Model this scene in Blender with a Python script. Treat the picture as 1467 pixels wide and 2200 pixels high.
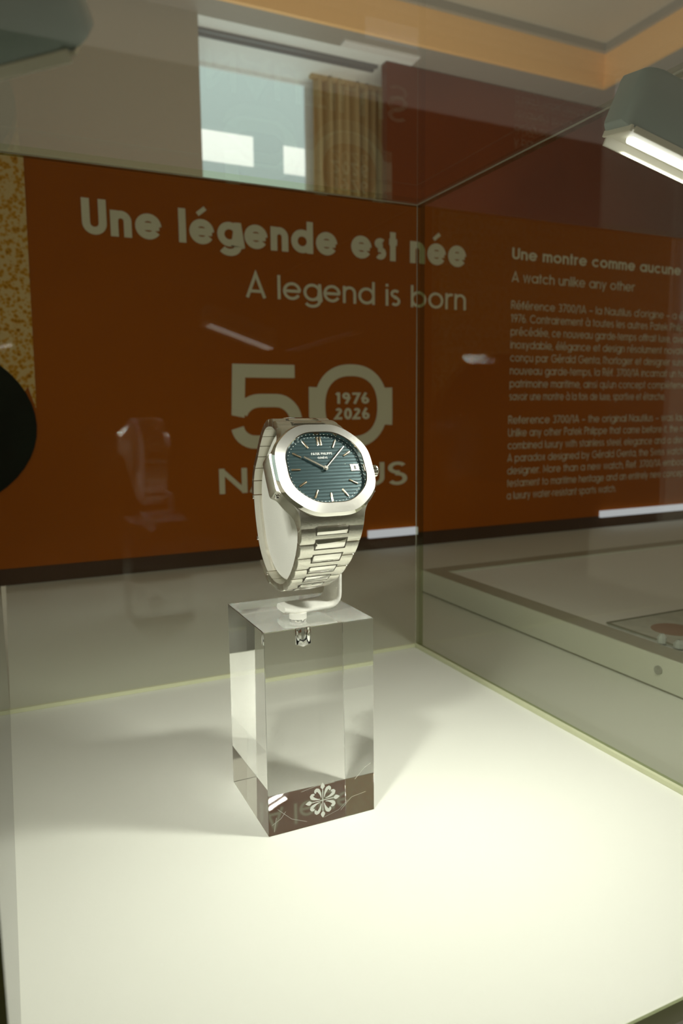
import bpy, bmesh, math, random
from mathutils import Vector, Matrix
random.seed(7)
for o in list(bpy.data.objects): bpy.data.objects.remove(o)
SC = bpy.context.scene
COL = SC.collection
S = 0.17                     # metres per survey unit; the table top is z = 0, the lens 0.17 m above it
def P(x, y, z): return Vector((x*S, y*S, (z+1)*S))

# ------------------------------------------------------------------ camera, world, lights, exposure
cam_d = bpy.data.cameras.new('camera'); cam = bpy.data.objects.new('camera', cam_d); COL.objects.link(cam)
b = Vector((0.90648, 0.065426, -0.417147)); a = Vector((-0.422126, 0.116826, -0.898978)); u_ = Vector((-0.010083, 0.990995, 0.133518))
cam.matrix_world = Matrix(((b[0], b[1], b[2], 0), (a[0], a[1], a[2], 0), (u_[0], u_[1], u_[2], S), (0, 0, 0, 1)))
cam_d.sensor_fit = 'HORIZONTAL'; cam_d.sensor_width = 24.0; cam_d.lens = 1562.1/1467*24
cam_d.clip_start = 0.005; cam_d.clip_end = 50
cam_d.dof.use_dof = True; cam_d.dof.focus_distance = 0.286; cam_d.dof.aperture_fstop = 17.0
SC.camera = cam
SC.view_settings.view_transform = 'Standard'; SC.view_settings.look = 'None'
SC.view_settings.exposure = 0.0; SC.view_settings.gamma = 1.0; SC.view_settings.use_curve_mapping = False
w = bpy.data.worlds.new('room_air'); SC.world = w; w.use_nodes = True
w.node_tree.nodes['Background'].inputs[0].default_value = (0.98, 0.90, 0.74, 1)
w.node_tree.nodes['Background'].inputs[1].default_value = 0.60
SC.cycles.use_denoising = True
SC.cycles.max_bounces = 16; SC.cycles.transmission_bounces = 14; SC.cycles.transparent_max_bounces = 24
SC.cycles.glossy_bounces = 8; SC.cycles.diffuse_bounces = 3
SC.cycles.sample_clamp_indirect = 100.0; SC.cycles.blur_glossy = 0.4
SC.cycles.caustics_reflective = True; SC.cycles.caustics_refractive = True

def area(name, loc, target, sx, sy, power, color):
    l = bpy.data.lights.new(name, 'AREA'); l.shape = 'RECTANGLE'; l.size = sx; l.size_y = sy
    l.energy = power; l.color = color
    o = bpy.data.objects.new(name, l); COL.objects.link(o); o.location = loc
    return o
# added fill light hidden behind the text panel to brighten the far room
far_fill = area('far_room_fill', P(4.5, 6.6, -2.0), None, 8*S, .8*S, 14.0, (1.0, .93, .82))
far_fill.rotation_euler = (P(4.5, 12.5, 5.0) - far_fill.location).to_track_quat('-Z', 'Y').to_euler()

# ------------------------------------------------------------------ materials
def lin(r, g, b_):
    f = lambda c: (c/255/12.92) if c/255 <= .04045 else ((c/255+.055)/1.055)**2.4
    return (f(r), f(g), f(b_), 1)
def mat(name, color, rough=.5, metal=0., bump=None, **kw):
    m = bpy.data.materials.new(name); m.use_nodes = True
    nt = m.node_tree; p = nt.nodes['Principled BSDF']
    p.inputs['Base Color'].default_value = color if len(color) == 4 else (*color, 1)
    p.inputs['Roughness'].default_value = rough; p.inputs['Metallic'].default_value = metal
    for k, v in kw.items(): p.inputs[k.replace('_', ' ')].default_value = v
    if bump:
        scale, strength, stretch = bump
        tc = nt.nodes.new('ShaderNodeTexCoord'); mp = nt.nodes.new('ShaderNodeMapping'); mp.inputs['Scale'].default_value = stretch
        n = nt.nodes.new('ShaderNodeTexNoise'); n.inputs['Scale'].default_value = scale; n.inputs['Detail'].default_value = 4
        bp = nt.nodes.new('ShaderNodeBump'); bp.inputs['Strength'].default_value = strength; bp.inputs['Distance'].default_value = .0003
        nt.links.new(tc.outputs['Object'], mp.inputs[0]); nt.links.new(mp.outputs[0], n.inputs['Vector'])
        nt.links.new(n.outputs['Fac'], bp.inputs['Height']); nt.links.new(bp.outputs[0], p.inputs['Normal'])
    return m
def mottled(name, c1, c2, scale, rough=.6, detail=3):
    m = mat(name, c1, rough); nt = m.node_tree; p = nt.nodes['Principled BSDF']
    tc = nt.nodes.new('ShaderNodeTexCoord'); n = nt.nodes.new('ShaderNodeTexNoise'); n.inputs['Scale'].default_value = scale; n.inputs['Detail'].default_value = detail
    r = nt.nodes.new('ShaderNodeValToRGB'); r.color_ramp.elements[0].color = c1; r.color_ramp.elements[1].color = c2
    r.color_ramp.elements[0].position = .35; r.color_ramp.elements[1].position = .65
    nt.links.new(tc.outputs['Object'], n.inputs['Vector']); nt.links.new(n.outputs['Fac'], r.inputs[0]); nt.links.new(r.outputs[0], p.inputs['Base Color'])
    return m
def emis(name, color, strength):
    m = bpy.data.materials.new(name); m.use_nodes = True; nt = m.node_tree
    nt.nodes.remove(nt.nodes['Principled BSDF']); e = nt.nodes.new('ShaderNodeEmission')
    e.inputs[0].default_value = (*color[:3], 1); e.inputs[1].default_value = strength
    nt.links.new(e.outputs[0], nt.nodes['Material Output'].inputs[0]); return m
def thin_glass(name, tint, base=.04, rough=0.0, gain=1.0):
    """sheet glass: clear transmission with an angle dependent mirror reflection on each face"""
    m = bpy.data.materials.new(name); m.use_nodes = True; nt = m.node_tree
    nt.nodes.remove(nt.nodes['Principled BSDF'])
    lw = nt.nodes.new('ShaderNodeLayerWeight'); lw.inputs[0].default_value = .5
    pw = nt.nodes.new('ShaderNodeMath'); pw.operation = 'POWER'; pw.inputs[1].default_value = 5
    ml = nt.nodes.new('ShaderNodeMath'); ml.operation = 'MULTIPLY_ADD'; ml.inputs[1].default_value = (1-base)*gain; ml.inputs[2].default_value = base
    tr = nt.nodes.new('ShaderNodeBsdfTransparent'); tr.inputs[0].default_value = (*tint, 1)
    gl = nt.nodes.new('ShaderNodeBsdfGlossy'); gl.inputs['Roughness'].default_value = rough
    mx = nt.nodes.new('ShaderNodeMixShader')
    nt.links.new(lw.outputs['Facing'], pw.inputs[0]); nt.links.new(pw.outputs[0], ml.inputs[0])
    nt.links.new(ml.outputs[0], mx.inputs[0]); nt.links.new(tr.outputs[0], mx.inputs[1]); nt.links.new(gl.outputs[0], mx.inputs[2])
    nt.links.new(mx.outputs[0], nt.nodes['Material Output'].inputs[0]); return m
M = {}
M['white'] = mat('white_laminate', (.78, .785, .71), .55, Specular_IOR_Level=.3)
M['plattop'] = mat('light_grey_platform_top', (.88, .87, .84), .5)
M['rimcap'] = mat('grey_rim_cap', (.40, .38, .30), .4)
M['groove'] = mat('olive_grey_groove', (.22, .21, .14), .5)
M['plat'] = mat('pale_grey_lacquer', (.66, .66, .56), .4)
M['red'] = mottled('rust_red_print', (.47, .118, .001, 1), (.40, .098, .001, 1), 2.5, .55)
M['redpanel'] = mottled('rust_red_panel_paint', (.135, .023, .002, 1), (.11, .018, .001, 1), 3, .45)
M['footshade'] = mat('dark_brown_foot_shade', (.075, .030, .008), .6)
M['print'] = mat('greige_print', (.90, .86, .66), .7)
M['pane'] = thin_glass('clear_case_glass', (.955, .965, .93), .034)
M['edge'] = thin_glass('green_glass_edge', (.72, .76, .60), .03, .05, .5)
M['silicone'] = mat('pale_green_bottom_glass_edge', (.66, .68, .46), .3)
M['bead'] = mat('milky_glass', (.80, .84, .80), .15, Transmission_Weight=.35)
M['joint'] = mat('clear_adhesive_joint', (.55, .55, .44), .3, Alpha=.45)
M['acrylic'] = mat('clear_acrylic', (.995, 1, .99), 0.0, Transmission_Weight=1.0, IOR=1.49)
M['frost'] = mat('frosted_engraving', (.60, .62, .57), .7)
M['steel'] = mat('satin_steel', (.80, .78, .70), .27, 1.0, bump=(900, .25, (1, 12, 12)))
M['bezel'] = mat('brushed_bezel_steel', (.84, .83, .78), .34, 1.0, bump=(1200, .35, (14, 1, 1)))
M['polish'] = mat('polished_steel', (.84, .82, .77), .06, 1.0)
M['gap'] = mat('shadow_gap_steel', (.10, .09, .07), .45, .8)
M['gold'] = mat('white_gold_markers', (.95, .80, .60), .18, 1.0)
M['hand'] = mat('blackened_gold_hands', (.75, .72, .64), .2, 1.0)
M['dial'] = mat('blue_green_dial', (.020, .044, .047), .38, .5)
M['dialgroove'] = mat('dark_dial_groove', (.015, .035, .036), .5, .3)
M['dialprint'] = mat('pale_dial_print', (.8, .82, .78), .5)
M['date'] = mat('date_disc_white', (.8, .8, .74), .5)
M['black'] = mat('black_print', (.02, .02, .02), .5)
M['crystal'] = thin_glass('sapphire_crystal', (.99, .99, .99), .0012, 0.0, .04)
M['suede'] = mat('white_microfibre', (.80, .79, .73), .9, bump=(2600, .6, (1, 1, 1)), Sheen_Weight=.2)
M['lamp'] = mat('grey_green_lamp_enamel', (.27, .33, .305), .45)
M['lampin'] = mat('cream_reflector', (.75, .72, .60), .3)
M['tube'] = emis('lit_tube', (1.0, 1.0, .97), 3.2)
M['partition'] = mat('grey_brown_partition', (.37, .35, .30), .7)
M['ceiling'] = mat('grey_ceiling_paint', (.52, .47, .40), .7)
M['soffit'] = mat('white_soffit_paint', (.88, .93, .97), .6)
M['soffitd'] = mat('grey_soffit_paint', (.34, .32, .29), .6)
M['orange'] = mat('orange_fascia_paint', (.98, .60, .26), .6)
M['rail'] = mat('dark_rail', (.16, .17, .19), .5)
M['blind'] = emis('backlit_window_blind', (.66, .82, .84), 1.0)
M['daybright'] = emis('bright_daylight_opening', (.95, 1.0, 1.0), 1.75)
M['curtain'] = mat('gold_brown_curtain', (.46, .34, .17), .8)
M['vent'] = mat('pale_grille', (.8, .8, .82), .5)
M['darkfloor'] = mat('dark_green_brown_floor', (.10, .10, .05), .6)
M['strip'] = emis('white_reflection_glow', (.86, .86, 1.0), .62)
M['disc'] = mottled('black_green_print', (.004, .010, .006, 1), (.008, .018, .012, 1), 18, .9)
M['card'] = mottled('pale_printed_card', (.62, .62, .54, 1), (.50, .50, .43, 1), 90, .5)
M['spot'] = mat('brown_printed_spot', (.36, .21, .13), .5)
M['screw'] = mat('grey_metal_screw', (.45, .45, .40), .35, .6)
# gold-leaf picture: crumbly orange yellow grains
m = mat('orange_grain_print', (.5, .3, .05), .6); nt = m.node_tree; p = nt.nodes['Principled BSDF']
tc = nt.nodes.new('ShaderNodeTexCoord'); v = nt.nodes.new('ShaderNodeTexVoronoi'); v.inputs['Scale'].default_value = 260
n = nt.nodes.new('ShaderNodeTexNoise'); n.inputs['Scale'].default_value = 150; n.inputs['Detail'].default_value = 6
mx = nt.nodes.new('ShaderNodeMath'); mx.operation = 'MULTIPLY_ADD'; mx.inputs[1].default_value = .55
r = nt.nodes.new('ShaderNodeValToRGB'); cr = r.color_ramp
cr.elements[0].position = .33; cr.elements[0].color = (.05, .02, .003, 1); cr.elements[1].position = .86; cr.elements[1].color = (.85, .62, .30, 1)
e_ = cr.elements.new(.48); e_.color = (.48, .20, .012, 1); e_ = cr.elements.new(.68); e_.color = (.72, .36, .03, 1)
nt.links.new(tc.outputs['Object'], v.inputs['Vector']); nt.links.new(tc.outputs['Object'], n.inputs['Vector'])
nt.links.new(v.outputs['Distance'], mx.inputs[0]); nt.links.new(n.outputs['Fac'], mx.inputs[2]); nt.links.new(mx.outputs[0], r.inputs[0]); nt.links.new(r.outputs[0], p.inputs['Base Color'])
M['grain'] = m

for k_ in ('disc', 'red', 'grain'): M[k_].node_tree.nodes['Principled BSDF'].inputs['Specular IOR Level'].default_value = .12
M['frontwall'] = mat('dim_brown_wall', (.10, .08, .06), .8)

# ------------------------------------------------------------------ mesh helpers
def obj(name, bm, mats, parent=None, smooth=None, kind=None):
    bmesh.ops.recalc_face_normals(bm, faces=bm.faces) if smooth != 'keep' else None
    if isinstance(smooth, (int, float)):
        for f in bm.faces: f.smooth = True
        for e in bm.edges: e.smooth = (len(e.link_faces) == 2 and e.calc_face_angle(0) < math.radians(smooth))
    me = bpy.data.meshes.new(name); bm.to_mesh(me); bm.free()
    for mm in (mats if isinstance(mats, (list, tuple)) else [mats]): me.materials.append(M[mm])
    o = bpy.data.objects.new(name, me); COL.objects.link(o)
    if parent: o.parent = parent
    if kind: o['kind'] = kind
    return o
def tag(o, label, cat=None, group=None):
    o['label'] = label
    if cat: o['category'] = cat
    if group: o['group'] = group
    return o
def thing(name, loc, label, cat, group=None, rot=None):
    o = bpy.data.objects.new(name, None); COL.objects.link(o); o.empty_display_size = .01
    if rot is not None: o.matrix_world = Matrix.Translation(loc) @ rot.to_4x4()
    else: o.location = loc
    return tag(o, label, cat, group)
def box(bm, lo, hi, mi=0, bev=0.):
    x0, y0, z0 = lo; x1, y1, z1 = hi
    vs = [bm.verts.new(c) for c in ((x0,y0,z0),(x1,y0,z0),(x1,y1,z0),(x0,y1,z0),(x0,y0,z1),(x1,y0,z1),(x1,y1,z1),(x0,y1,z1))]
    fs = [bm.faces.new([vs[i] for i in q]) for q in ((0,3,2,1),(4,5,6,7),(0,1,5,4),(1,2,6,5),(2,3,7,6),(3,0,4,7))]
    for f in fs: f.material_index = mi
    if bev:
        es = list({e for f in fs for e in f.edges})
        bmesh.ops.bevel(bm, geom=es, offset=bev, segments=2, affect='EDGES', profile=.6)
    return fs
def ubox(bm, lo, hi, mi=0, bev=0., org=(0, 0, -1)):   # in survey units, relative to org (survey units)
    L = P(*lo) - P(*org); H = P(*hi) - P(*org)
    return box(bm, L, H, mi, bev)
def loft(bm, rings, close=True, caps=(True, True), mi=0):
    R = [[bm.verts.new(c) for c in r] for r in rings]; k = len(R[0])
    for A, B in zip(R, R[1:]):
        for i in range(k if close else k-1):
            f = bm.faces.new((A[i], A[(i+1) % k], B[(i+1) % k], B[i])); f.material_index = mi
    if caps[0]: bm.faces.new(R[0][::-1]).material_index = mi
    if caps[1]: bm.faces.new(R[-1]).material_index = mi
    return R
def cyl(bm, c, axis, r, h, seg=32, mi=0, r2=None):
    axis = Vector(axis).normalized(); q = axis.to_track_quat('Z', 'Y'); c = Vector(c); r2 = r if r2 is None else r2
    ring = lambda rr, t: [c + q @ Vector((rr*math.cos(2*math.pi*i/seg), rr*math.sin(2*math.pi*i/seg), t)) for i in range(seg)]
    loft(bm, [ring(r, 0), ring(r2, h)], mi=mi)
def structure(name, bm, m, **k): return obj(name, bm, m, kind='structure', **k)

# ------------------------------------------------------------------ the room
bm = bmesh.new(); ubox(bm, (-30, -30, -7.2), (40, 13.2, -7)); structure('floor', bm, 'darkfloor')
bm = bmesh.new(); ubox(bm, (-8, 11.6, -7), (3.085, 11.75, 6)); structure('wall_left', bm, 'partition')
bm = bmesh.new(); ubox(bm, (-16, -14.2, -7), (22, -14, 7)); structure('wall_front', bm, 'frontwall')
bm = bmesh.new()                                     # back wall around the window
ubox(bm, (-8, 13.1, -7), (3.2, 13.3, 6.6)); ubox(bm, (5.50, 13.1, -7), (22, 13.3, 6.6))
ubox(bm, (3.2, 13.1, -7), (5.50, 13.3, 2.6)); ubox(bm, (3.2, 13.1, 6.02), (5.50, 13.3, 6.6))
structure('wall_back', bm, 'soffit')
bm = bmesh.new(); ubox(bm, (-12, -6, 6.72), (10.64, 11.1, 6.9)); structure('ceiling', bm, 'ceiling')
bm = bmesh.new()                                     # orange fascia of the tray ceiling
ubox(bm, (-12, 11.08, 6.0), (10.72, 11.16, 6.72)); ubox(bm, (10.64, -6, 6.0), (10.72, 11.08, 6.72))
structure('trim_1', bm, 'orange')
bm = bmesh.new()
ubox(bm, (-12, 11.00, 6.58), (10.56, 11.08, 6.72)); ubox(bm, (10.56, -6, 6.58), (10.64, 11.08, 6.72))
structure('trim_2', bm, 'soffitd')
bm = bmesh.new()
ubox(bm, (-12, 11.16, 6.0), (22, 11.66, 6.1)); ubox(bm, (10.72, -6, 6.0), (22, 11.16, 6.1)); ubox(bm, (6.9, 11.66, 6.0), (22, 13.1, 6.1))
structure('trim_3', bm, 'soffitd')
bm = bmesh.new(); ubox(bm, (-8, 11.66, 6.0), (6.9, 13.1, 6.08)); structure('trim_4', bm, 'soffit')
# window: lit blind in a frame with two brighter openings
win = bpy.data.objects.new('window_1', None); COL.objects.link(win); win.location = P(4.35, 13.15, 4.3); win['kind'] = 'structure'
wo = (4.35, 13.15, 4.3)
bm = bmesh.new()
for lo, hi in (((3.2, 13.1, 2.6), (3.28, 13.2, 6.02)), ((5.42, 13.1, 2.6), (5.5, 13.2, 6.02)), ((3.28, 13.1, 2.6), (5.42, 13.2, 2.68)), ((3.28, 13.1, 5.94), (5.42, 13.2, 6.02))): ubox(bm, lo, hi, org=wo)
obj('window_frame', bm, 'soffit', win)
bm = bmesh.new(); ubox(bm, (3.28, 13.16, 2.68), (5.42, 13.2, 5.94), org=wo); obj('window_blind', bm, 'blind', win)
for x0, x1, z0, z1 in ((3.49, 4.43, 4.42, 4.93), (5.01, 5.42, 4.38, 4.86)):
    bm = bmesh.new(); ubox(bm, (x0, 13.145, z0), (x1, 13.159, z1), org=wo); obj('window_pane', bm, 'daybright', win)
# side window whose light shows in the right-hand glass
win2 = bpy.data.objects.new('window_2', None); COL.objects.link(win2); win2.location = P(-8, 6, 3.5); win2['kind'] = 'structure'
wo = (-8, 6, 3.5)
bm = bmesh.new(); ubox(bm, (-8.1, 2.6, 1.5), (-8.02, 9.6, 5.4), org=wo); obj('window_blind', bm, 'blind', win2)
bm = bmesh.new()
for y0 in (2.5, 4.85, 7.2, 9.55): ubox(bm, (-8.1, y0, 1.4), (-7.95, y0+.12, 5.5), org=wo)
ubox(bm, (-8.1, 2.5, 1.4), (-7.95, 9.67, 1.52), org=wo); ubox(bm, (-8.1, 2.5, 5.38), (-7.95, 9.67, 5.5), org=wo)
obj('window_frame', bm, 'soffit', win2)
# tall red panel hanging in front of the back wall
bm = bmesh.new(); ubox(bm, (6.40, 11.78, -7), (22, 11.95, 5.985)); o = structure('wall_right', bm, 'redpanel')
# curtain
ct = thing('curtain', P(6.2, 12.75, 6.0), 'gold brown curtain hanging in folds beside the bright window', 'curtain')
bm = bmesh.new(); rows = []
for z in (3.0, 4.0, 5.0, 5.97):
    row = []
    for i in range(121):
        t = i/120; x = 5.44 + 1.55*t
        y = 12.78 + .085*math.sin(t*2*math.pi*8.5 + .4*math.sin(z)) + .03*math.sin(t*37+z*.6)
        row.append(P(x, y, z) - P(6.2, 12.75, 6.0))
    rows.append(row)
loft(bm, rows, close=False, caps=(False, False)); o = obj('curtain_cloth', bm, 'curtain', ct, smooth=60)
md = o.modifiers.new('thickness', 'SOLIDIFY'); md.thickness = .002
bm = bmesh.new(); ubox(bm, (5.40, 12.72, 5.94), (7.0, 12.84, 6.0), org=(6.2, 12.75, 6.0)); obj('header_tape', bm, 'curtain', ct)
cr_ = thing('curtain_rail', P(3.5, 12.2, 6.0), 'dark double curtain rail on the pale soffit before the window', 'rail')
for y0, y1 in ((11.98, 12.06), (12.14, 12.20)):
    bm = bmesh.new(); ubox(bm, (-7, y0, 5.955), (6.35, y1, 5.998), org=(3.5, 12.2, 6.0)); obj('track', bm, 'rail', cr_)
# pale grille at the soffit
gr = thing('air_grille', P(5.8, 11.55, 6.0), 'pale slotted air grille set in the dark soffit above the red panel', 'vent')
bm = bmesh.new(); ubox(bm, (5.45, 11.42, 5.97), (6.86, 11.60, 5.999), org=(5.8, 11.55, 6.0)); obj('grille_frame', bm, 'vent', gr)
bm = bmesh.new()
for i in range(26): ubox(bm, (5.50+i*.051, 11.44, 5.962), (5.525+i*.051, 11.58, 5.971), org=(5.8, 11.55, 6.0))
obj('slats', bm, 'vent', gr)

# ------------------------------------------------------------------ white table and text wall
bm = bmesh.new(); ubox(bm, (-.034, .775, -1.30), (9.5, 4.78, -1.0), org=(0, 0, -1))
o = obj('display_table', bm, 'white'); o['label'] = 'long white display table carrying the glass case and the text panel'; o['category'] = 'table'
o.location = P(0, 0, -1)
TP = (2.5, 4.70, -1.0)
tw = thing('text_panel', P(*TP), 'rust red exhibition panel with French and English text behind the glass case', 'exhibition panel')
bm = bmesh.new(); ubox(bm, (-2.2, 4.70, -.895), (9.0, 4.78, 1.478), org=TP); obj('panel_board', bm, 'red', tw)
bm = bmesh.new(); ubox(bm, (-2.2, 4.715, -1.0), (9.0, 4.78, -.895), org=TP); o = obj('panel_foot_shade', bm, 'footshade', tw); o['label'] = 'dark brown strip painting the shade along the foot of the panel'  # shade at the panel foot, put into the colour of a dark strip
for x0, x1 in ((2.39, 2.80), (4.63, 6.4)):  # bright reflections on the glossy panel, put in as glowing strips
    bm = bmesh.new(); ubox(bm, (x0, 4.672, -.905), (x1, 4.698, -.850), org=TP); o = obj('glare_strip', bm, 'strip', tw); o['label'] = 'white glowing strip imitating a reflection low on the panel'

# ------------------------------------------------------------------ stroke lettering
def arc(cx, cy, rx, ry, a0, a1, n=None):
    n = n or max(4, int(abs(a1-a0)/12)+1)
    return [(cx+rx*math.cos(math.radians(a0+(a1-a0)*i/n)), cy+ry*math.sin(math.radians(a0+(a1-a0)*i/n))) for i in range(n+1)]
def glyph(c, t):
    """strokes (centre lines) and advance of a geometric sans letter, cap height 1, stroke t"""
    h = t/2; X = .74; R = X/2; acc = {'é': ('e', 1), 'è': ('e', -1), 'à': ('a', -1), 'ê': ('e', 0), 'ç': ('c', 2), 'È': ('E', -1)}
    if c in acc:
        g, w_ = glyph(acc[c][0], t); k = acc[c][1]; cx = w_/2-.03; y = 1.13 if c.isupper() else .87
        if k == 2: g = g + [[(cx, 0), (cx+.03, -.12), (cx-.08, -.2)]]
        elif k == 0: g = g + [[(cx-.13, y), (cx, y+.12), (cx+.13, y)]]
        else: g = g + [[(cx-k*.09, y+.0), (cx+k*.15, y+.20)]]
        return g, w_
    bowl = lambda cx=R: arc(cx, R, R-h, R-h, 0, 360, 30)
    W = .58; A = lambda x0, w_: arc(x0+w_/2, X-w_/2, w_/2-h, w_/2-h, 180, 0)
    sp = .10
    G = {
     'o': ([bowl()], .74), 'l': ([[(h, 0), (h, 1)]], t), 'i': ([[(h, 0), (h, X)], [(h, X+.11), (h, X+.11+t)]], t),
     'd': ([bowl(), [(.74-h, 0), (.74-h, 1)]], .74), 'b': ([bowl(), [(h, 0), (h, 1)]], .74),
     'p': ([bowl(), [(h, -.28), (h, X)]], .74), 'q': ([bowl(), [(.74-h, -.28), (.74-h, X)]], .74), 'a': ([bowl(), [(.74-h, 0), (.74-h, X)]], .74),
     'g': ([bowl(), [(.74-h, X), (.74-h, .02)] + arc(R, .02, R-h, .30-h, 0, -150)], .74),
     'e': ([arc(R, R, R-h, R-h, -32, -360, 28), [(h, R), (.74-h*.6, R)]], .74),
     'c': ([arc(R, R, R-h, R-h, 42, 318, 22)], .68),
     'n': ([[(h, 0), (h, X)], A(0, W)+[(W-h, 0)]], W), 'h': ([[(h, 0), (h, 1)], A(0, W)+[(W-h, 0)]], W),
     'm': ([[(h, 0), (h, X)], A(0, .52)+[(.52-h, 0)], A(.52-t, .52)+[(1.04-t-h, 0)]], 1.04-t),
     'u': ([[(h, X)]+arc(W/2, W/2, W/2-h, W/2-h, 180, 360)+[(W-h, X)], [(W-h, 0), (W-h, X)]], W),
     'r': ([[(h, 0), (h, X)], arc(W/2, X-W/2, W/2-h, W/2-h, 180, 70)], .36),
     's': ([arc(.23, X*.735, .23-h, X*.265-h, 40, 270, 14)+arc(.23, X*.265+h*.3, .23-h, X*.265-h*.7, 90, -140, 14)], .46),
     't': ([[(.14, 0), (.14, .96)], [(0, X-h), (.30, X-h)]], .30),
     'f': ([[(.12, 0), (.12, .8)]+arc(.30, .8, .18, .2-h, 180, 90), [(0, X-h), (.30, X-h)]], .30),
     'v': ([[(h, X), (.29, .02), (.58-h, X)]], .58), 'w': ([[(h, X), (.22, .02), (.42, X), (.62, .02), (.84-h, X)]], .84),
     'x': ([[(h, 0), (.5-h, X)], [(.5-h, 0), (h, X)]], .5), 'y': ([[(h, X), (.29, .04)], [(.58-h, X), (.16, -.28)]], .58),
     'z': ([[(0, X-h), (.44, X-h), (.04, h), (.48, h)]], .48), 'k': ([[(h, 0), (h, 1)], [(.5, X), (h, .3)], [(.2, .42), (.52, 0)]], .52),
     'j': ([[(h, -.26), (h, X)]], t),
     'U': ([[(h, 1)]+arc(.33, .33, .33-h, .33-h, 180, 360)+[(.66-h, 1)]], .66),
     'A': ([[(.02, 0), (.36, 1-h*.4), (.70, 0)], [(.15, .27), (.57, .27)]], .72),
     'N': ([[(h, 0), (h, 1)], [(h, 1-h), (.70-h, h)], [(.70-h, 0), (.70-h, 1)]], .70),
     'T': ([[(0, 1-h), (.56, 1-h)], [(.28, 0), (.28, 1)]], .56), 'I': ([[(h, 0), (h, 1)]], t), 'L': ([[(h, 1), (h, h), (.46, h)]], .46),
     'S': ([arc(.30, .75-h*.2, .29-h, .25-h*.8, 30, 270, 16)+arc(.30, .27-h*.2, .30-h, .27-h*.8, 90, -150, 16)], .60),
     'P': ([[(h, 0), (h, 1)], [(h, 1-h), (.3, 1-h)]+arc(.3, .72, .27-h, .28-h, 90, -90)+[(h, .44+h)]], .57),
     'R': ([[(h, 0), (h, 1)], [(h, 1-h), (.3, 1-h)]+arc(.3, .72, .27-h, .28-h, 90, -90)+[(h, .44+h)], [(.28, .46), (.55, 0)]], .57),
     'E': ([[(.48, h), (h, h), (h, 1-h), (.48, 1-h)], [(h, .5), (.45, .5)]], .48), 'K': ([[(h, 0), (h, 1)], [(.54, 1), (h, .42)], [(.2, .56), (.56, 0)]], .56),
     'H': ([[(h, 0), (h, 1)], [(.64-h, 0), (.64-h, 1)], [(h, .52), (.64-h, .52)]], .64),
     'C': ([arc(.5, .5, .5-h, .5-h, 42, 318, 24)], .9), 'G': ([arc(.5, .5, .5-h, .5-h, 42, 360, 26)+[(.55, .5)]], .98),
     'V': ([[(h, 1), (.33, .02), (.66-h, 1)]], .66),
     'M': ([[(h, 0), (h, 1), (.4, .2), (.8-h, 1), (.8-h, 0)]], .8), 'O': ([arc(.5, .5, .5-h, .5-h, 0, 360, 30)], 1.0),
     '0': ([arc(.29, .5, .29-h, .5-h, 0, 360, 28)], .58), '1': ([[(.02, .80), (.2, .97)], [(.2, 0), (.2, 1)]], .30),
     '3': ([arc(.26, .75, .24-h, .25-h, 150, -90, 14), arc(.27, .27, .27-h, .27-h, 90, -150, 16)], .54),
     '7': ([[(0, 1-h), (.5, 1-h), (.16, 0)]], .52), '9': ([arc(.28, .70, .28-h, .30-h, 0, 360, 22), [(.53, .6), (.26, 0)]], .56),
     '6': ([arc(.28, .30, .28-h, .30-h, 0, 360, 22), [(.03, .4), (.32, 1)]], .56),
     '2': ([arc(.26, .74, .25-h, .26-h, 165, -35, 12)+[(.03, h), (.52, h)]], .54), '8': ([arc(.27, .75, .23-h, .25-h, 0, 360, 18), arc(.27, .26, .27-h, .26-h, 0, 360, 18)], .54),
     '/': ([[(0, -.1), (.34, 1.05)]], .34), '.': ([[(h, 0), (h, t)]], t), ',': ([[(h, t), (h*.3, -.12)]], t), ':': ([[(h, 0), (h, t)], [(h, .5), (h, .5+t)]], t),
     '-': ([[(0, .34), (.26, .34)]], .26), '–': ([[(0, .36), (.52, .36)]], .52), '’': ([[(h, 1), (h*.4, .78)]], t), ' ': ([], .30),
    }
    g, w_ = G.get(c, ([], .3))
    return g, w_
def ribbon(bm, pts, t, put, mi=0):
    k = len(pts); clo = k > 4 and math.dist(pts[0], pts[-1]) < 1e-6
    q = pts[:-1] if clo else pts; k = len(q); L = []; Rr = []
    for i in range(k):
        pv = q[i-1] if (i or clo) else None; nx = q[(i+1) % k] if (i < k-1 or clo) else None
        def nrm(a_, b_):
            dx, dy = b_[0]-a_[0], b_[1]-a_[1]; l = math.hypot(dx, dy) or 1; return (-dy/l, dx/l)
        if pv and nx:
            n1, n2 = nrm(pv, q[i]), nrm(q[i], nx); mx_, my_ = n1[0]+n2[0], n1[1]+n2[1]; l2 = max((mx_*mx_+my_*my_)/2, .22)
            nn = (mx_/l2, my_/l2)
        else: nn = nrm(pv, q[i]) if pv else nrm(q[i], nx)
        L.append(bm.verts.new(put(q[i][0]+nn[0]*t/2, q[i][1]+nn[1]*t/2))); Rr.append(bm.verts.new(put(q[i][0]-nn[0]*t/2, q[i][1]-nn[1]*t/2)))
    for i in range(k if clo else k-1):
        j = (i+1) % k; f = bm.faces.new((Rr[i], Rr[j], L[j], L[i])); f.material_index = mi
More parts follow.
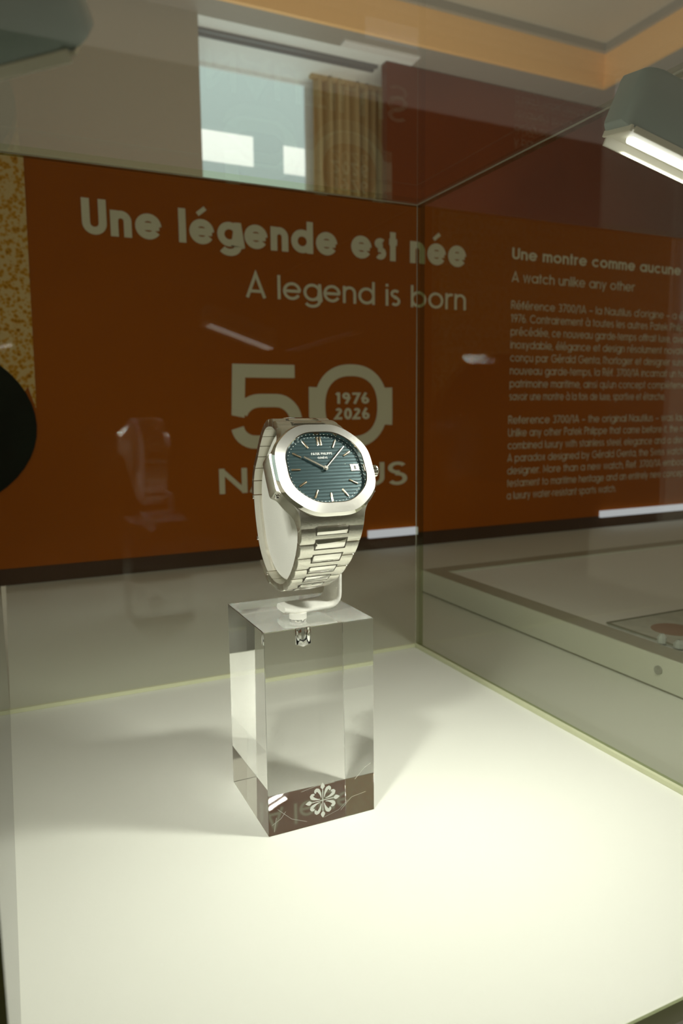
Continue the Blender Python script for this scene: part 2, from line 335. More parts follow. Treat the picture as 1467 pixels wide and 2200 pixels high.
def write(bm, s, x0, base, cap, t, put, width=None, track=.10):
    o_ = put(0, 0); nrm_ = (put(1, 0)-o_).cross(put(0, 1)-o_).normalized(); lift = .00004 if (put(1, 0)-o_).length > .01 else .000008
    adv = sum(glyph(c, t)[1]+track for c in s)-track
    sx = cap if width is None else width/adv
    x = 0
    for c in s:
        g, w_ = glyph(c, t)
        for si, st in enumerate(g):
            tt = min(t, .18) if c in 'sS' else min(t, .13) if (c in 'éèàêÈ' and si == len(g)-1) else t
            ribbon(bm, [(x+px, py) for px, py in st], tt, lambda X_, Y_: put(x0+X_*sx, base+Y_*cap)+nrm_*lift*si)
        x += w_+track
    return x0 + x*sx
wall_put = lambda X_, Z_: P(X_, 4.697, Z_) - P(*TP)
def lettering(name, lines):
    bm = bmesh.new()
    for s, x0, base, cap, t, wd in lines: write(bm, s, x0, base, cap, t, wall_put, wd)
    return obj(name, bm, 'print', tw, smooth='keep')
lettering('headline_lettering', [('Une légende est née', .513, 1.072, .205, .215, 2.71)])
lettering('subtitle_lettering', [('A legend is born', 1.514, .763, .155, .12, 1.712)])
lettering('brand_lettering', [('NAUTILUS', 1.289, -.52, .168, .14, 1.433)])
lettering('text_heading', [('Une montre comme aucune autre', 3.647, 1.168, .085, .17, 2.22), ('A watch unlike any other', 3.65, 1.0, .074, .11, 1.28)])
FR = [('Référence 3700/1A – la Nautilus d’origine – a été lancée', 2.28), ('1976. Contrairement à toutes les autres Patek Philippe qui l’ont', 2.30),
      ('précédée, ce nouveau garde-temps offrait luxe, avec son acier', 2.30), ('inoxydable, élégance et design résolument novateur, il était', 2.26),
      ('conçu par Gérald Genta, l’horloger et designer suisse. Avec ce', 2.32), ('nouveau garde-temps, la Réf. 3700/1A incarnait un hommage au', 2.34),
      ('patrimoine maritime, ainsi qu’un concept complètement inédit, à', 2.32), ('savoir une montre à la fois de luxe, sportive et étanche.', 1.70)]
EN = [('Reference 3700/1A – the original Nautilus – was launched in', 2.30), ('Unlike any other Patek Philippe that came before it, the new timepiece', 2.42),
      ('combined luxury with stainless steel, elegance and a disruptive design.', 2.42), ('A paradox designed by Gérald Genta, the Swiss watchmaker and', 2.36),
      ('designer. More than a new watch, Ref. 3700/1A embodied a', 2.18), ('testament to maritime heritage and an entirely new concept:', 2.02), ('a luxury water-resistant sports watch.', 1.165)]
lettering('french_paragraph', [(s, 3.648, .795-.1*i, .062, .10, wd) for i, (s, wd) in enumerate(FR)])
lettering('english_paragraph', [(s, 3.642, -.09-.1005*i, .062, .10, wd) for i, (s, wd) in enumerate(EN)])
# the big 50 with the porthole nought and the years
bm = bmesh.new()
def poly(bm, pts, put=wall_put, mi=0): bm.faces.new([bm.verts.new(put(*q)) for q in pts]).material_index = mi
T5 = .088
lf = lambda k: (lambda X_, Z_: wall_put(X_, Z_)+Vector((0, -.00005*k, 0)))
poly(bm, [(1.401, .334), (1.387, .0), (1.475, -.018), (1.487, .246), (1.838, .246), (1.838, .334)])
ribbon(bm, arc(1.585, -.03, .14, .125, 160, 90) + [(1.70, .095)] + arc(1.70, -.055, .145, .15, 90, 0)[1:] + arc(1.70, -.055, .145, .127, 0, -90)[1:] + [(1.56, -.182)] + arc(1.55, -.07, .125, .112, -90, -172)[1:], T5, lf(1))
cx, cz = 2.268, .053
def rr(th, A_, B_, p_): return 1/((abs(math.cos(th))/A_)**p_+(abs(math.sin(th))/B_)**p_)**(1/p_)
Ro, Ri = [], []
N_ = 96
for i in range(N_):
    th = 2*math.pi*i/N_; d = abs(math.degrees(math.atan2(math.sin(th), abs(math.cos(th)))))
    ro = rr(th, .288, .293, 2.25); ri = rr(th, .205, .212, 2.4)
    if d < 24: ro = rr(th, .328, .5, 3.2)
    Ro.append((cx+ro*math.cos(th), cz+ro*math.sin(th))); Ri.append((cx+ri*math.cos(th), cz+ri*math.sin(th)))
for i in range(N_):
    j = (i+1) % N_; poly(bm, [Ro[i], Ro[j], Ri[j], Ri[i]])
write(bm, '1976', 2.145, .072, .078, .2, wall_put, .262, .16); write(bm, '2026', 2.138, -.038, .080, .2, wall_put, .272, .12)
obj('anniversary_emblem', bm, 'print', tw, smooth='keep')
# picture strip at the left: orange grain field and black disc
bm = bmesh.new(); pts = [(-2.2, 1.47), (.216, 1.47), (.200, .13)]
pts += [(.197, .05), (.16, .18), (.13, .13), (.10, .15), (.085, .24), (-.02, .30), (-.4, .36), (-2.2, .3)]
poly(bm, pts[::-1], lambda x, z: P(x, 4.6975, z)-P(*TP)); o = obj('grain_picture', bm, 'grain', tw, smooth='keep'); o['label'] = 'orange and yellow grainy picture area on the panel'
bm = bmesh.new(); pts = [(-.42+.615*math.cos(t_/48*2*math.pi), -.05+.50*math.sin(t_/48*2*math.pi)) for t_ in range(48)]
poly(bm, pts, lambda x, z: P(x, 4.696, z)-P(*TP)); o = obj('disc_picture', bm, 'disc', tw, smooth='keep'); o['label'] = 'black green round shape printed on the panel'

# ------------------------------------------------------------------ raised platform right of the case
PO = (2.9, 2.6, -1.0)
pf = thing('display_platform', P(*PO), 'pale grey raised platform with a rim on the table right of the glass case', 'platform')
bm = bmesh.new(); ubox(bm, (2.095, .85, -1.0), (6.5, 3.44, -.992), org=PO); obj('platform_foot', bm, 'groove', pf)
bm = bmesh.new()
ubox(bm, (2.090, .84, -.992), (2.195, 3.45, -.872), org=PO, bev=.0004); ubox(bm, (2.195, 3.34, -.992), (6.5, 3.45, -.872), org=PO, bev=.0004)
obj('platform_rim', bm, 'plat', pf)
bm = bmesh.new(); ubox(bm, (2.195, .86, -.992), (6.5, 3.34, -.882), org=PO); obj('platform_top', bm, 'plattop', pf)
bm = bmesh.new(); ubox(bm, (2.094, .845, -.8718), (2.195, 3.446, -.8705), org=PO); ubox(bm, (2.1955, 3.342, -.8718), (6.5, 3.446, -.8705), org=PO); obj('rim_cap', bm, 'rimcap', pf)
bm = bmesh.new(); cyl(bm, P(2.0905, 1.805, -.925)-P(*PO), (-1, 0, 0), .0028, .0012, 24); cyl(bm, P(2.084, 1.805, -.925)-P(*PO), (-1, 0, 0), .0012, .0004, 12)
obj('platform_screw', bm, 'screw', pf)
cd = thing('printed_card', P(2.6, 1.95, -.882), 'pale printed card with a brown oval lying on the platform', 'card')
co = (2.6, 1.95, -.882)
bm = bmesh.new(); ubox(bm, (2.235, 1.25, -.881), (3.6, 2.20, -.873), org=co, bev=.0002); obj('card_sheet', bm, 'card', cd)
bm = bmesh.new(); ubox(bm, (2.235, 2.194, -.8729), (3.6, 2.203, -.869), org=co); ubox(bm, (2.228, 1.25, -.8729), (2.238, 2.20, -.869), org=co); obj('card_edge', bm, 'groove', cd)
bm = bmesh.new(); q = P(2.40, 2.01, -.8725)-P(*co); cyl(bm, q, (0, 0, 1), .0145, .0002, 48); obj('brown_spot', bm, 'spot', cd)
gb = thing('glass_ornament', P(2.22, 1.84, -.872), 'small clear glass pieces on the platform rim beside the printed card', 'ornament')
for k, (dx, dy, r_, h_) in enumerate(((0, .07, .0028, .006), (.01, 0, .0034, .005), (.0, -.08, .0042, .004), (.02, -.15, .005, .004))):
    bm = bmesh.new(); c0 = P(2.22+dx, 1.84+dy, -.872)-P(2.22, 1.84, -.872)
    cyl(bm, c0, (0, 0, 1), r_, h_*.6, 8); cyl(bm, c0+Vector((0, 0, h_*.6)), (0, 0, 1), r_, h_*.4, 8, r2=r_*.4)
    obj('glass_bead', bm, 'bead', gb)

# ------------------------------------------------------------------ the glass case
X0, X1, Y0, Y1, ZT, TH = -.034, 1.5686, .78, 2.6299, .8262, .035
gc = thing('glass_case', P((X0+X1)/2, (Y0+Y1)/2, -1), 'clear glass display case standing over the watch on the white table', 'display case')
GO = ((X0+X1)/2, (Y0+Y1)/2, -1)
def pane(lo, hi, thin, label):
    bm = bmesh.new(); fs = ubox(bm, lo, hi, org=GO); bm.normal_update()
    for f in fs: f.material_index = 0 if abs(f.normal[thin]) > .5 else 1
    o = obj('glass_pane', bm, ['pane', 'edge'], gc, smooth='keep'); return o
pane((X0-TH, Y1, -.9995), (X1+TH, Y1+TH, ZT), 1, '')
pane((X1, Y0, -.9995), (X1+TH, Y1-.001, ZT), 0, '')
pane((X0-TH, Y0, -.9995), (X0, Y1-.001, ZT), 0, '')
pane((X0-TH, Y0-TH, -.9995), (X1+TH, Y0, ZT), 1, '')
pane((X0-TH, Y0-TH, ZT+.001), (X1+TH, Y1+TH, ZT+.001+TH), 2, '')
bm = bmesh.new(); ubox(bm, (X0, Y1-.014, -.9995), (X1, Y1-.0005, -.985), org=GO); obj('sealing_bead', bm, 'silicone', gc)
bm = bmesh.new(); ubox(bm, (X1-.012, Y0, -.9995), (X1-.0005, Y1-.015, -.985), org=GO); obj('sealing_bead', bm, 'silicone', gc)

for lo, hi in (((X0, Y1-.004, ZT-.004), (X1, Y1, ZT)), ((X1-.004, Y0, ZT-.004), (X1, Y1-.004, ZT)), ((X1-.003, Y1-.003, -.988), (X1, Y1, ZT-.004))):
    bm = bmesh.new(); ubox(bm, lo, hi, org=GO); obj('glued_joint', bm, 'joint', gc)

# ------------------------------------------------------------------ lamps inside the case
def lamp(P0, d, side_n, length, hgt, dep, label, power, spread, skirt):
    """bar lamp: P0 upper near end corner (survey units), d bar direction, side_n outward normal of its broad side"""
    d = Vector(d).normalized(); n_ = Vector(side_n); n_ = (n_ - n_.dot(d)*d).normalized(); up = n_.cross(d)
    if up.z < 0: up = -up
    rot = Matrix((d, n_, up)).transposed()
    t_ = thing('case_lamp', P(*P0), label, 'lamp', rot=rot)
    L, H, D = length*S, hgt*S, dep*S
    prof = lambda x, k: [(x, 0-.0*k, H*.10), (x, 0, H*.93), (x, -D*.06, H), (x, -D*.94, H), (x, -D, H*.93), (x, -D, H*.10), (x, -D*.94, H*.02), (x, -D*.06, H*.02)]
    bm = bmesh.new(); rings = []
    for x, s_ in ((0, .62), (.0006, .74), (.0018, .86), (.0035, .94), (.006, 1.0), (L, 1.0)):
        c_ = Vector((0, -D/2, H/2)); rings.append([Vector((x, (q[1]+D/2)*s_-D/2, (q[2]-H/2)*(s_*.5+.5)+H/2)) for q in prof(x, 0)])
    loft(bm, rings); obj('lamp_housing', bm, 'lamp', t_, smooth=40)
    bm = bmesh.new()                                    # cream reflector tray under the housing
    box(bm, (.004, -D*.99, -H*skirt), (L, -D*.95, H*.06), 0, .0002); box(bm, (.004, -D*.05, -H*.05), (L, -D*.01, H*.06), 0, .0003)
    if skirt > .1: box(bm, (.0025, -D*.97, -H*.05), (.0034, -D*.03, H*.06), 0, .0002)
    box(bm, (.003, -D*.95, H*.0), (L, -D*.04, H*.03))
    obj('reflector', bm, 'lampin', t_)
    bm = bmesh.new(); cyl(bm, (.008, -D*.5, -H*.0), (1, 0, 0), D*.11, L-.008, 16); obj('light_tube', bm, 'tube', t_, smooth=40)
    l = area('lamp_light', (L*.54, -D*.5, -H*.03), None, L*.78, D*.7, power, (1.0, .995, .955)); l.parent = t_; l.data.spread = math.radians(spread)
    return t_
def facing(p, tilt):                                    # broad side turned to the visitor, tilted a little
    d_ = -Vector(p).normalized(); return d_ + Vector((0, 0, 1))*tilt
lamp((1.066, 1.054, .518), (1.04, -.158, -.313), facing((1.032, 1.087, .526), .30), .46, .107, .10, 'grey bar lamp with a glowing tube at the upper right of the case', .38, 108, .17)
lamp((.111, .835, .372), (-.895, .381, -.231), facing((.111, .835, .372), -.17), .155, .12, .10, 'grey bar lamp at the upper left of the case, tube facing down', .22, 108, .03)

# ------------------------------------------------------------------ acrylic block
BX0, BX1, BY0, BY1, BZ = .5163, .799, 1.543, 1.836, -.4970
BO = ((BX0+BX1)/2, (BY0+BY1)/2, -1)
bk = thing('acrylic_block', P(*BO), 'clear acrylic block with an engraved cross emblem standing under the watch', 'display block')
HX, HY = .634, 1.628
bm = bmesh.new(); ubox(bm, (BX0, BY0, -.9992), (BX1, BY1, BZ), org=BO, bev=.00018)
bmesh.ops.recalc_face_normals(bm, faces=bm.faces)
hc = P(HX, HY, BZ) - P(*BO)
def cavity(bm, c, r, h, seg=24):                        # drilled hole: inward facing walls and a conical bottom
    rings = [[c+Vector((r*math.cos(2*math.pi*i/seg), r*math.sin(2*math.pi*i/seg), z)) for i in range(seg)] for z in (-.0004, -h)]
    A_, B_ = [[bm.verts.new(q) for q in rr_] for rr_ in rings]; tip = bm.verts.new(c+Vector((0, 0, -h-r*.45)))
    for i in range(seg):
        j = (i+1) % seg; f = bm.faces.new((A_[i], A_[j], B_[j], B_[i])); f.normal_update()
        mid = f.calc_center_median()-c
        if f.normal.x*mid.x+f.normal.y*mid.y > 0: f.normal_flip()
        f.smooth = True
        f = bm.faces.new((B_[i], B_[j], tip)); f.normal_update()
        if f.normal.z < 0: f.normal_flip()
    f = bm.faces.new(A_); f.normal_update()
    if f.normal.z > 0: f.normal_flip()
cavity(bm, hc, .0034, .0095)
blk = obj('block_body', bm, 'acrylic', bk, smooth='keep')
bm = bmesh.new(); cyl(bm, hc+Vector((0, 0, -.0085)), (0, 0, 1), .0011, .008, 16); obj('threaded_pin', bm, 'screw', bk, smooth=40)
# cross emblem of four lily arms, frosted on the front face
bm = bmesh.new(); ER = .046
ec = (.6572, -.9395)
def eput(x, z): return P(ec[0]+x*ER, BY0-.0006, ec[1]+z*ER) - P(*BO)
for k in range(4):
    ca, sa = math.cos(k*math.pi/2), math.sin(k*math.pi/2)
    put = lambda x, z, ca=ca, sa=sa: eput(x*ca-z*sa, x*sa+z*ca)
    ribbon(bm, [(0, 0), (0, .62)], .045, put)
    poly(bm, [(0, 1.0), (-.10, .86), (-.13, .76), (-.055, .66), (0, .62), (.055, .66), (.13, .76), (.10, .86)][::-1], put)
    for s_ in (-1, 1):
        spine = [(.09, .16, .03), (.10, .26, .06), (.13, .36, .09), (.17, .46, .13), (.22, .56, .17), (.28, .63, .19), (.35, .65, .20), (.41, .60, .18), (.43, .52, .12), (.40, .47, .04)]
        Lv = []; Rv = []
        for i, (x, z, t_) in enumerate(spine):
            a_ = spine[max(0, i-1)]; b_ = spine[min(len(spine)-1, i+1)]; dx, dz = b_[0]-a_[0], b_[1]-a_[1]; l_ = math.hypot(dx, dz)
            nx_, nz_ = -dz/l_*t_/2, dx/l_*t_/2
            Lv.append(bm.verts.new(put(s_*(x+nx_), z+nz_))); Rv.append(bm.verts.new(put(s_*(x-nx_), z-nz_)))
        for i in range(len(spine)-1): bm.faces.new((Lv[i], Lv[i+1], Rv[i+1], Rv[i]))
o_e = None
o = obj('engraved_emblem', bm, 'frost', bk, smooth='keep'); o['label'] = 'frosted cross emblem of four lily shaped arms'

bm = bmesh.new()
sput = lambda x, z: P(x, BY0-.0004, z) - P(*BO)
for pts_, t_ in (([(.745, -.905), (.772, -.880), (.790, -.872)], .0010), ([(.705, -.978), (.735, -.950), (.775, -.945)], .0006), ([(.54, -.935), (.575, -.968), (.615, -.985)], .0006),
                ([(.525, -.972), (.548, -.960), (.56, -.945)], .0007), ([(.60, -.905), (.64, -.899), (.69, -.900)], .0006), ([(.66, -.985), (.70, -.975), (.725, -.955)], .0005), ([(.53, -.99), (.536, -.955)], .0006)):
    ribbon(bm, pts_, t_, sput)
obj('surface_scratches', bm, 'frost', bk, smooth='keep')

# ------------------------------------------------------------------ watch geometry (millimetres; local u = 3 o'clock, v = 12 o'clock, n = out of the dial)
MM = .001
WX, WY, WZ = .6475, 1.480, -.1205
WC = P(WX, WY, WZ); TI = math.radians(30)
WROT = Matrix(((1, 0, 0), (0, math.sin(TI), -math.cos(TI)), (0, math.cos(TI), math.sin(TI))))   # columns u, v, n
watch = thing('wristwatch', WC, 'steel wristwatch with a ribbed blue green dial on an integrated steel bracelet', 'watch', rot=WROT)
def V(u, v, n): return Vector((u, v, n))*MM
def YZ(x, y, z):                                       # world offset in mm -> watch local
    return Vector((x, y*math.sin(TI)+z*math.cos(TI), -y*math.cos(TI)+z*math.sin(TI)))*MM
def outline(th, A_, B_, p_=2.30, k=.009):
    return rr(th, A_, B_, p_)*(1-k*math.cos(8*th))
def ring(A_, B_, n, seg=128, **k):
    return [V(outline(2*math.pi*i/seg, A_, B_, **k)*math.cos(2*math.pi*i/seg), outline(2*math.pi*i/seg, A_, B_, **k)*math.sin(2*math.pi*i/seg), n) for i in range(seg)]
# case body, lofted along v
def prof(tab, x):
    x = abs(x)
    for (a0, b0), (a1, b1) in zip(tab, tab[1:]):
        if x <= a1: return b0+(b1-b0)*(x-a0)/(a1-a0) if a1 > a0 else b1
    return tab[-1][1]
HW = [(0, 21.4), (6.6, 21.3), (7.6, 20.9), (8.3, 19.6), (9.2, 18.6), (12, 16.9), (15, 14.7), (17, 13.7), (19, 13.3), (21.7, 13.2)]
TOP = [(0, -.4), (13, -.6), (16, -1.2), (18.5, -2.3), (20.3, -3.5), (21.7, -4.9)]
BOT = [(0, -8.2), (12, -8.2), (16, -8.0), (21.7, -8.3)]
BU = [(0, 2.6), (7, 2.4), (8.6, .8), (21.7, .7)]; BN = [(0, 3.4), (7, 3.0), (8.6, .8), (21.7, .7)]
bm = bmesh.new(); rings = []
vs_ = [-21.7, -21.2, -20.3, -19.4, -18.5, -17.5, -16.5, -15.5, -14.5, -13, -11.5, -10.2, -9.2, -8.7, -8.3, -7.9, -7.6, -7.1, -6.6, -5, -2.5]
vs_ = vs_ + [0] + [-x for x in vs_[::-1]]
for v_ in vs_:
    hw, tp, bt, bu, bn = prof(HW, v_), prof(TOP, v_), prof(BOT, v_), prof(BU, v_), prof(BN, v_)
    rings.append([V(-hw+.5, v_, bt), V(-hw, v_, bt+.5), V(-hw, v_, tp-bn), V(-hw+bu*.3, v_, tp-bn*.35), V(-hw+bu, v_, tp), V(hw-bu, v_, tp), V(hw-bu*.3, v_, tp-bn*.35), V(hw, v_, tp-bn), V(hw, v_, bt+.5), V(hw-.5, v_, bt)])
loft(bm, rings); obj('watch_case', bm, 'steel', watch, smooth=32)
# polished screw recesses at the lower ends of the ears
for s_ in (-1, 1):
    bm = bmesh.new(); cyl(bm, V(s_*19.6, -8.05, -3.9), (0, -1, 0), 1.15*MM, .9*MM, 20); cyl(bm, V(s_*19.6, -8.6, -3.9), (0, -1, 0), .55*MM, .5*MM, 6, mi=1)
    obj('hinge_screw', bm, ['polish', 'gap'], watch, smooth=40)
# bezel
A0, B0 = 19.9, 18.7
bm = bmesh.new()
loft(bm, [ring(A0-.5, B0-.5, -.9), ring(A0+.55, B0+.55, -.7), ring(A0+.75, B0+.75, -.2), ring(A0+.6, B0+.6, .15), ring(A0-.1, B0-.1, 1.25)], caps=(True, False), mi=1)
loft(bm, [ring(A0-.1, B0-.1, 1.25), ring(16.1, 14.95, 2.15, k=.008)], caps=(False, False), mi=0)
loft(bm, [ring(16.1, 14.95, 2.15, k=.008), ring(15.75, 14.6, 2.0, k=.008), ring(15.4, 14.25, .25, k=.008)], caps=(False, False), mi=1)
for v_ in bm.verts: pass
bmesh.ops.remove_doubles(bm, verts=bm.verts, dist=1e-7)
o = obj('bezel', bm, ['bezel', 'polish'], watch, smooth=28)
bm = bmesh.new(); loft(bm, [ring(16.0, 14.85, 1.75, k=.008), ring(16.0, 14.85, 2.0, k=.008)]); obj('crystal', bm, 'crystal', watch)
# dial with horizontal ribs
dial = None
bm = bmesh.new()
def half(v_):
    lo, hi = 0, 18
    for _ in range(30):
        m_ = (lo+hi)/2; th = math.atan2(v_, m_)
        if math.hypot(m_, v_) < outline(th, 15.35, 14.2, k=.008): lo = m_
        else: hi = m_
    return lo
pitch = 1.42; gr_ = .22; y = -14.1
rows_ = []
while y < 14.1:
    y2 = min(y+pitch-gr_, 14.1)
    k = 4
    for i in range(k):
        ya, yb = y+(y2-y)*i/k, y+(y2-y)*(i+1)/k; za = .06*math.sin(math.pi*i/k)**.5 if i else 0; zb = .06*math.sin(math.pi*(i+1)/k)**.5 if i < k-1 else 0
        rows_.append((ya, yb, za, zb, 0))
    yn = min(y2+gr_, 14.1)
    rows_.append((y2, yn, -.05, -.05, 1)); y = yn
    if y >= 14.09: break
for ya, yb, za, zb, mi in rows_:
    ha, hb = half(ya), half(yb)
    f = bm.faces.new([bm.verts.new(V(*q)) for q in ((-ha, ya, za-.0), (ha, ya, za-.0), (hb, yb, zb), (-hb, yb, zb))]); f.material_index = mi
dial = obj('dial', bm, ['dial', 'dialgroove'], watch, smooth='keep')
bm = bmesh.new(); loft(bm, [ring(15.6, 14.4, -.35, k=.008), ring(15.6, 14.4, -.2, k=.008)]); obj('dial_plate', bm, 'dialgroove', dial)
def dring(r, th): return (r*math.sin(th), r*math.cos(th))
def baton(u0, v0, u1, v1, w_, z0=.12, h_=.35):
    bm = bmesh.new(); d = Vector((u1-u0, v1-v0)); L = d.length; d.normalize(); n_ = Vector((-d.y, d.x))
    def sec(t_, w2): return [V(u0+d.x*t_*L+n_.x*q*w2, v0+d.y*t_*L+n_.y*q*w2, z0+zz) for q, zz in ((-1, 0), (-1, h_*.6), (-.4, h_), (.4, h_), (1, h_*.6), (1, 0))]
    loft(bm, [sec(0, w_*.7), sec(.06, w_), sec(.94, w_), sec(1, w_*.7)])
    return bm
for hr in range(1, 12):
    if hr == 3: continue
    th = hr*math.pi/6; u0, v0 = dring(13.75, th); u1, v1 = dring(10.1, th)
    obj('hour_marker', baton(u0, v0, u1, v1, .40), 'gold', dial, smooth=40)
for du in (-.62, .62): obj('hour_marker', baton(du, 13.6, du, 9.9, .42), 'gold', dial, smooth=40)
bm = bmesh.new()
for i in range(60):
    th = 2*math.pi*i/60; r_ = outline(math.pi/2-th, 14.7, 13.7, k=.008)-.15; u0, v0 = dring(r_, th); cyl(bm, V(u0, v0, .1), (0, 0, 1), .13*MM, .1*MM, 8)
obj('minute_track', bm, 'dialprint', dial)
bm = bmesh.new(); dput = lambda x, z: V(x, z, .16)
write(bm, 'PATEK PHILIPPE', -4.3, 5.9, .95, .16, dput, 8.6, .16); write(bm, 'GENÈVE', -2.0, 4.25, .8, .16, dput, 4.0, .2)
o = obj('dial_lettering', bm, 'dialprint', dial, smooth='keep')
bm = bmesh.new(); box(bm, V(10.9, -1.25, .05), V(14.0, 1.25, .14)); obj('date_disc', bm, 'date', dial)
bm = bmesh.new()
for lo, hi in (((10.7, -1.4), (14.1, -1.2)), ((10.7, 1.2), (14.1, 1.4)), ((10.7, -1.4), (10.95, 1.4)), ((13.9, -1.4), (14.1, 1.4))): box(bm, V(*lo, .05), V(*hi, .3))
obj('date_frame', bm, 'gold', dial)
bm = bmesh.new(); write(bm, '8', 12.0, -.8, 1.6, .2, lambda x, z: V(x, z, .17), 1.0); obj('date_numeral', bm, 'black', dial, smooth='keep')
def hand(name, th, L, tail, w_, z):
    u1, v1 = dring(L, th); u0, v0 = dring(-tail, th)
    bm = baton(u0, v0, u1, v1, w_, z, .22)
    return obj(name, bm, 'hand', dial, smooth=40)
hh = hand('hour_hand', math.radians(303), 9.3, .6, .42, .75); mh = hand('minute_hand', math.radians(47), 12.9, .6, .33, 1.05)
for hnd, th, a_, b2, z in ((hh, 303, 2.2, 8.9, .99), (mh, 47, 2.2, 12.3, 1.29)):
    u0, v0 = dring(a_, math.radians(th)); u1, v1 = dring(b2, math.radians(th)); obj('hand_inlay' if 0 else 'luminous_inlay', baton(u0, v0, u1, v1, .14, z, .03), 'gap', hnd) if False else None
bm = bmesh.new(); cyl(bm, V(0, 0, .5), (0, 0, 1), .95*MM, .5*MM, 24); cyl(bm, V(0, 0, 1.0), (0, 0, 1), .72*MM, .5*MM, 24, r2=.6*MM); obj('hand_hub', bm, 'hand', dial, smooth=40)
# crown with flutes
bm = bmesh.new(); seg = 60
rings = []
for x, k_ in ((21.2, 1), (21.5, 1.03), (23.2, 1.03), (23.6, .9)):
    rings.append([V(x, 0, -3.8)+Vector((0, math.cos(2*math.pi*i/seg), math.sin(2*math.pi*i/seg)))*MM*(2.35*k_*(1-(.06 if i % 4 < 2 else 0))) for i in range(seg)])
loft(bm, rings); obj('crown', bm, 'polish', watch, smooth=25)

# bracelet path (offsets in the loop plane, mm: y back, z up)
CP = [(-6.7, -21.2), (-5.2, -26.2), (-2.3, -31.4), (2.1, -36.9), (7, -41.7), (12.5, -45.9), (19, -49.6), (28, -52.3), (38, -51.6), (46.5, -47.8), (54.5, -39.8),
      (59.6, -27.5), (61.8, -15), (60.4, -5.5), (55.5, 2.3), (47, 10.6), (36.5, 17.3), (25.5, 18.7), (15.2, 16.6)]
def cat(p0, p1, p2, p3, t_):
    return tuple(.5*((2*p1[i])+(-p0[i]+p2[i])*t_+(2*p0[i]-5*p1[i]+4*p2[i]-p3[i])*t_*t_+(-p0[i]+3*p1[i]-3*p2[i]+p3[i])*t_**3) for i in (0, 1))
dense = []
ext = [tuple(2*CP[0][i]-CP[1][i] for i in (0, 1))]+CP+[tuple(2*CP[-1][i]-CP[-2][i] for i in (0, 1))]
for i in range(len(CP)-1):
    for k in range(20): dense.append(cat(*ext[i:i+4], k/20))
dense.append(CP[-1])
acc_ = [0]
for q0, q1 in zip(dense, dense[1:]): acc_.append(acc_[-1]+math.dist(q0, q1))
LEN = acc_[-1]
def at(s_):
    s_ = max(0, min(LEN-1e-6, s_))
    import bisect
    i = bisect.bisect_right(acc_, s_)-1; i = min(i, len(dense)-2); t_ = (s_-acc_[i])/(acc_[i+1]-acc_[i])
    y_, z_ = dense[i][0]*(1-t_)+dense[i+1][0]*t_, dense[i][1]*(1-t_)+dense[i+1][1]*t_
    i0, i1 = max(0, i-3), min(len(dense)-1, i+4); dy, dz = dense[i1][0]-dense[i0][0], dense[i1][1]-dense[i0][1]; l_ = math.hypot(dy, dz)
    return (y_, z_), (dy/l_, dz/l_)                     # travelling down the front: outward normal is to the right
def pt(x, s_, off):                                    # off: mm outward from the outer face
    (y_, z_), (ty, tz) = at(s_)
    return YZ(x, y_+tz*off, z_-ty*off)
def hwid(s_):
    d = min(s_, LEN-s_); return 13.1-3.9*min(1, d/44)
def link_box(bm, s0, s1, fx0, fx1, o0, o1, bev=.3, n=4, mi=0, bulge=0.):
    """a block following the path between s0 and s1 and between width fractions fx0..fx1"""
    rings = []
    for i in range(n+1):
        s_ = s0+(s1-s0)*i/n; xa, xb = fx0*hwid(s_), fx1*hwid(s_)
        e = bev if i in (0, n) else 0
        rings.append([pt(xa, s_, o0), pt(xb, s_, o0), pt(xb, s_, o1-bev), pt(xb-bev, s_, o1-e+bulge*math.sin(math.pi*i/n)), pt(xa+bev, s_, o1-e+bulge*math.sin(math.pi*i/n)), pt(xa, s_, o1-bev)])
    loft(bm, rings, mi=mi)
PITCH = 7.25
def front_link(s0, s1):
    bm = bmesh.new(); link_box(bm, s0+.22, s1-.22, -1, 1, -2.9, 0, .35, 6, 0, .22); return obj('bracelet_link', bm, 'steel', watch, smooth=35)
def centre(parent, s_):
    bm = bmesh.new(); link_box(bm, s_-2.3, s_+2.3, -.50, .50, -.6, .50, .45, 4, 0, .12)
    link_box(bm, s_-2.62, s_+2.62, -.53, .53, -.5, .24, .05, 4, 1)
    return obj('centre_link', bm, ['polish', 'gap'], parent, smooth=35)
NF = 9
SF = NF*PITCH
for i in range(NF):
    lk = front_link(i*PITCH, (i+1)*PITCH); centre(lk, max(.9, i*PITCH))
NB = 9
s_end = LEN-NB*PITCH
for i in range(NB):
    lk = front_link(LEN-(i+1)*PITCH, LEN-i*PITCH); centre(lk, min(LEN-.9, LEN-i*PITCH))
# folding clasp between the two runs
clasp = None
bm = bmesh.new(); link_box(bm, SF+.2, s_end-.2, -1.0, 1.0, -3.0, -2.1, .15, 14)
clasp = obj('folding_clasp', bm, 'polish', watch, smooth=35); clasp['label'] = 'polished folding clasp at the back of the bracelet'
bm = bmesh.new(); link_box(bm, SF+1.5, s_end-1.5, -.86, .86, -1.7, -.9, .15, 14); obj('clasp_blade', bm, 'polish', clasp, smooth=35)
bm = bmesh.new(); link_box(bm, SF-4, SF+10, -1.02, 1.02, .1, 1.2, .3, 8); obj('clasp_cover', bm, 'steel', clasp, smooth=35)
bm = bmesh.new()
for s_ in (SF+.5, s_end-1, (SF+s_end)/2):
    q = pt(-hwid(s_)-.3, s_, -1.6); cyl(bm, q, (1, 0, 0), .9*MM, (2*hwid(s_)+.6)*MM, 16)
obj('clasp_pin', bm, 'polish', clasp, smooth=35)

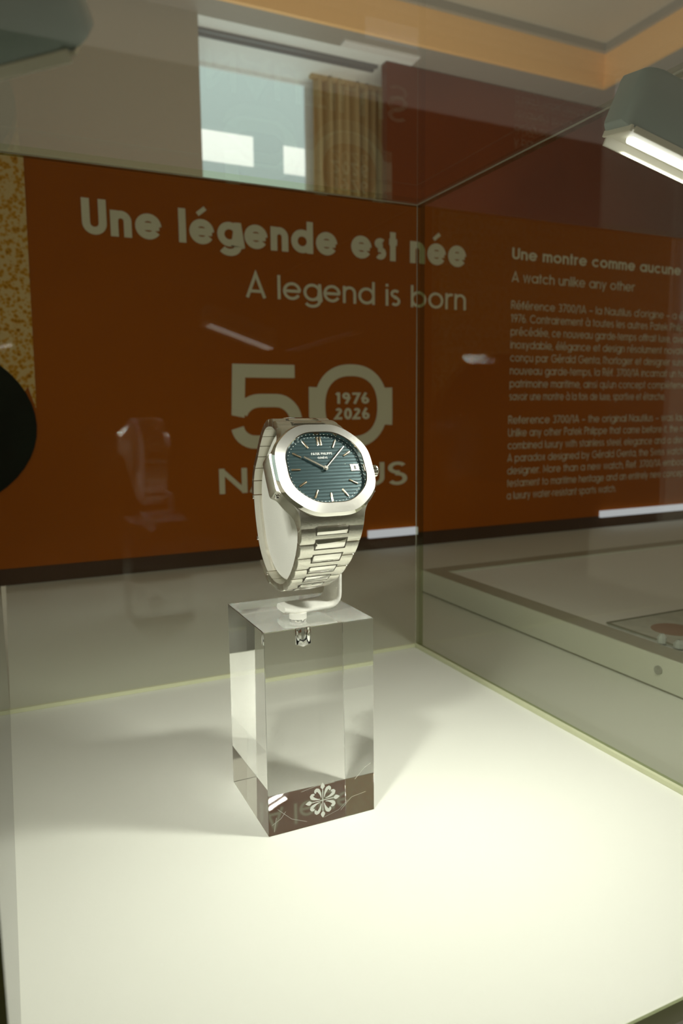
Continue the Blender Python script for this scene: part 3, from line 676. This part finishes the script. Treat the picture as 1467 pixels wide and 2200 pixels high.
# ------------------------------------------------------------------ stand: post, clamp and cushion
ST = P(HX, HY, BZ)
st = thing('watch_holder', ST, 'white microfibre C shaped holder on a short post carrying the watch', 'watch stand')
sl = lambda x, y, z: Vector((WC.x+x*MM, WC.y+y*MM, WC.z+z*MM))-ST     # mm offsets from the dial centre, world axes
zt = (ST.z-WC.z)/MM
px_ = (ST.x-WC.x)/MM; py_ = (ST.y-WC.y)/MM
bm = bmesh.new(); cyl(bm, sl(px_, py_, zt), (0, 0, 1), 3.7*MM, 2.4*MM, 40); o = obj('holder_post', bm, 'suede', st, smooth=40)
clp = [(-7.6, zt+3.4), (-4, zt+3.0), (2, zt+3.0), (11, zt+3.4)]
clp += [(11.5+5.0*math.sin(t_*math.pi/2/6), zt+8.4-5.0*math.cos(t_*math.pi/2/6)) for t_ in range(7)]
clp += [(16.6, zt+15)] + [(13.0+3.6*math.cos(t_*math.pi/2/6), zt+17+3.6*math.sin(t_*math.pi/2/6)) for t_ in range(7)] + [(5.5, zt+20.8)]
bm = bmesh.new(); rings = []
cyc = py_+6.0
for i, (x, z) in enumerate(clp):
    a_, b_ = clp[max(0, i-1)], clp[min(len(clp)-1, i+1)]; dx, dz = b_[0]-a_[0], b_[1]-a_[1]; l_ = math.hypot(dx, dz); nx_, nz_ = -dz/l_, dx/l_
    hwy = 8.0 if 1 <= i else 5.5
    if i == 0: hwy = 5.0
    ring_ = []
    for q in range(16):
        th = 2*math.pi*q/16; cy = hwy*abs(math.cos(th))**.45*(1 if math.cos(th) > 0 else -1); cn = 1.35*abs(math.sin(th))**.7*(1 if math.sin(th) > 0 else -1)
        ring_.append(sl(x+nx_*cn, cyc+cy, z+nz_*cn))
    rings.append(ring_)
loft(bm, rings); obj('holder_clamp', bm, 'suede', st, smooth=50)
# cushion filling the bracelet loop
bm = bmesh.new(); CW = 6.2
NPT = 90
def cpt(k, inset):
    s_ = LEN*k/(NPT-26)
    return s_
base_pts = []
for k in range(NPT):
    f = k/NPT
    if f < .80:
        (y_, z_), (ty, tz) = at(LEN*(f/.80)); base_pts.append((y_, z_, tz, -ty))
    else:                                              # under the watch case
        g_ = (f-.80)/.20; v_ = 21.7-43.4*g_; n_ = -5.0+0*g_
        yy_, zz_ = v_*math.sin(TI)-n_*math.cos(TI), v_*math.cos(TI)+n_*math.sin(TI)
        base_pts.append((yy_, zz_, -math.cos(TI), math.sin(TI)))
def shell(inset): return [(y_-ny*inset, z_-nz*inset) for y_, z_, ny, nz in base_pts]
def smoothc(pts, it=6):
    for _ in range(it): pts = [((pts[i-1][0]+2*pts[i][0]+pts[(i+1) % len(pts)][0])/4, (pts[i-1][1]+2*pts[i][1]+pts[(i+1) % len(pts)][1])/4) for i in range(len(pts))]
    return pts
rings = []
for x, ins in ((-CW, 5.2), (-CW+.15, 4.5), (-CW+.7, 3.9), (-CW+1.4, 3.7), (CW-1.4, 3.7), (CW-.7, 3.9), (CW-.15, 4.5), (CW, 5.2)):
    rings.append([sl(x, y_, z_) for y_, z_ in smoothc(shell(ins))])
loft(bm, rings); obj('cushion', bm, 'suede', st, smooth=50)
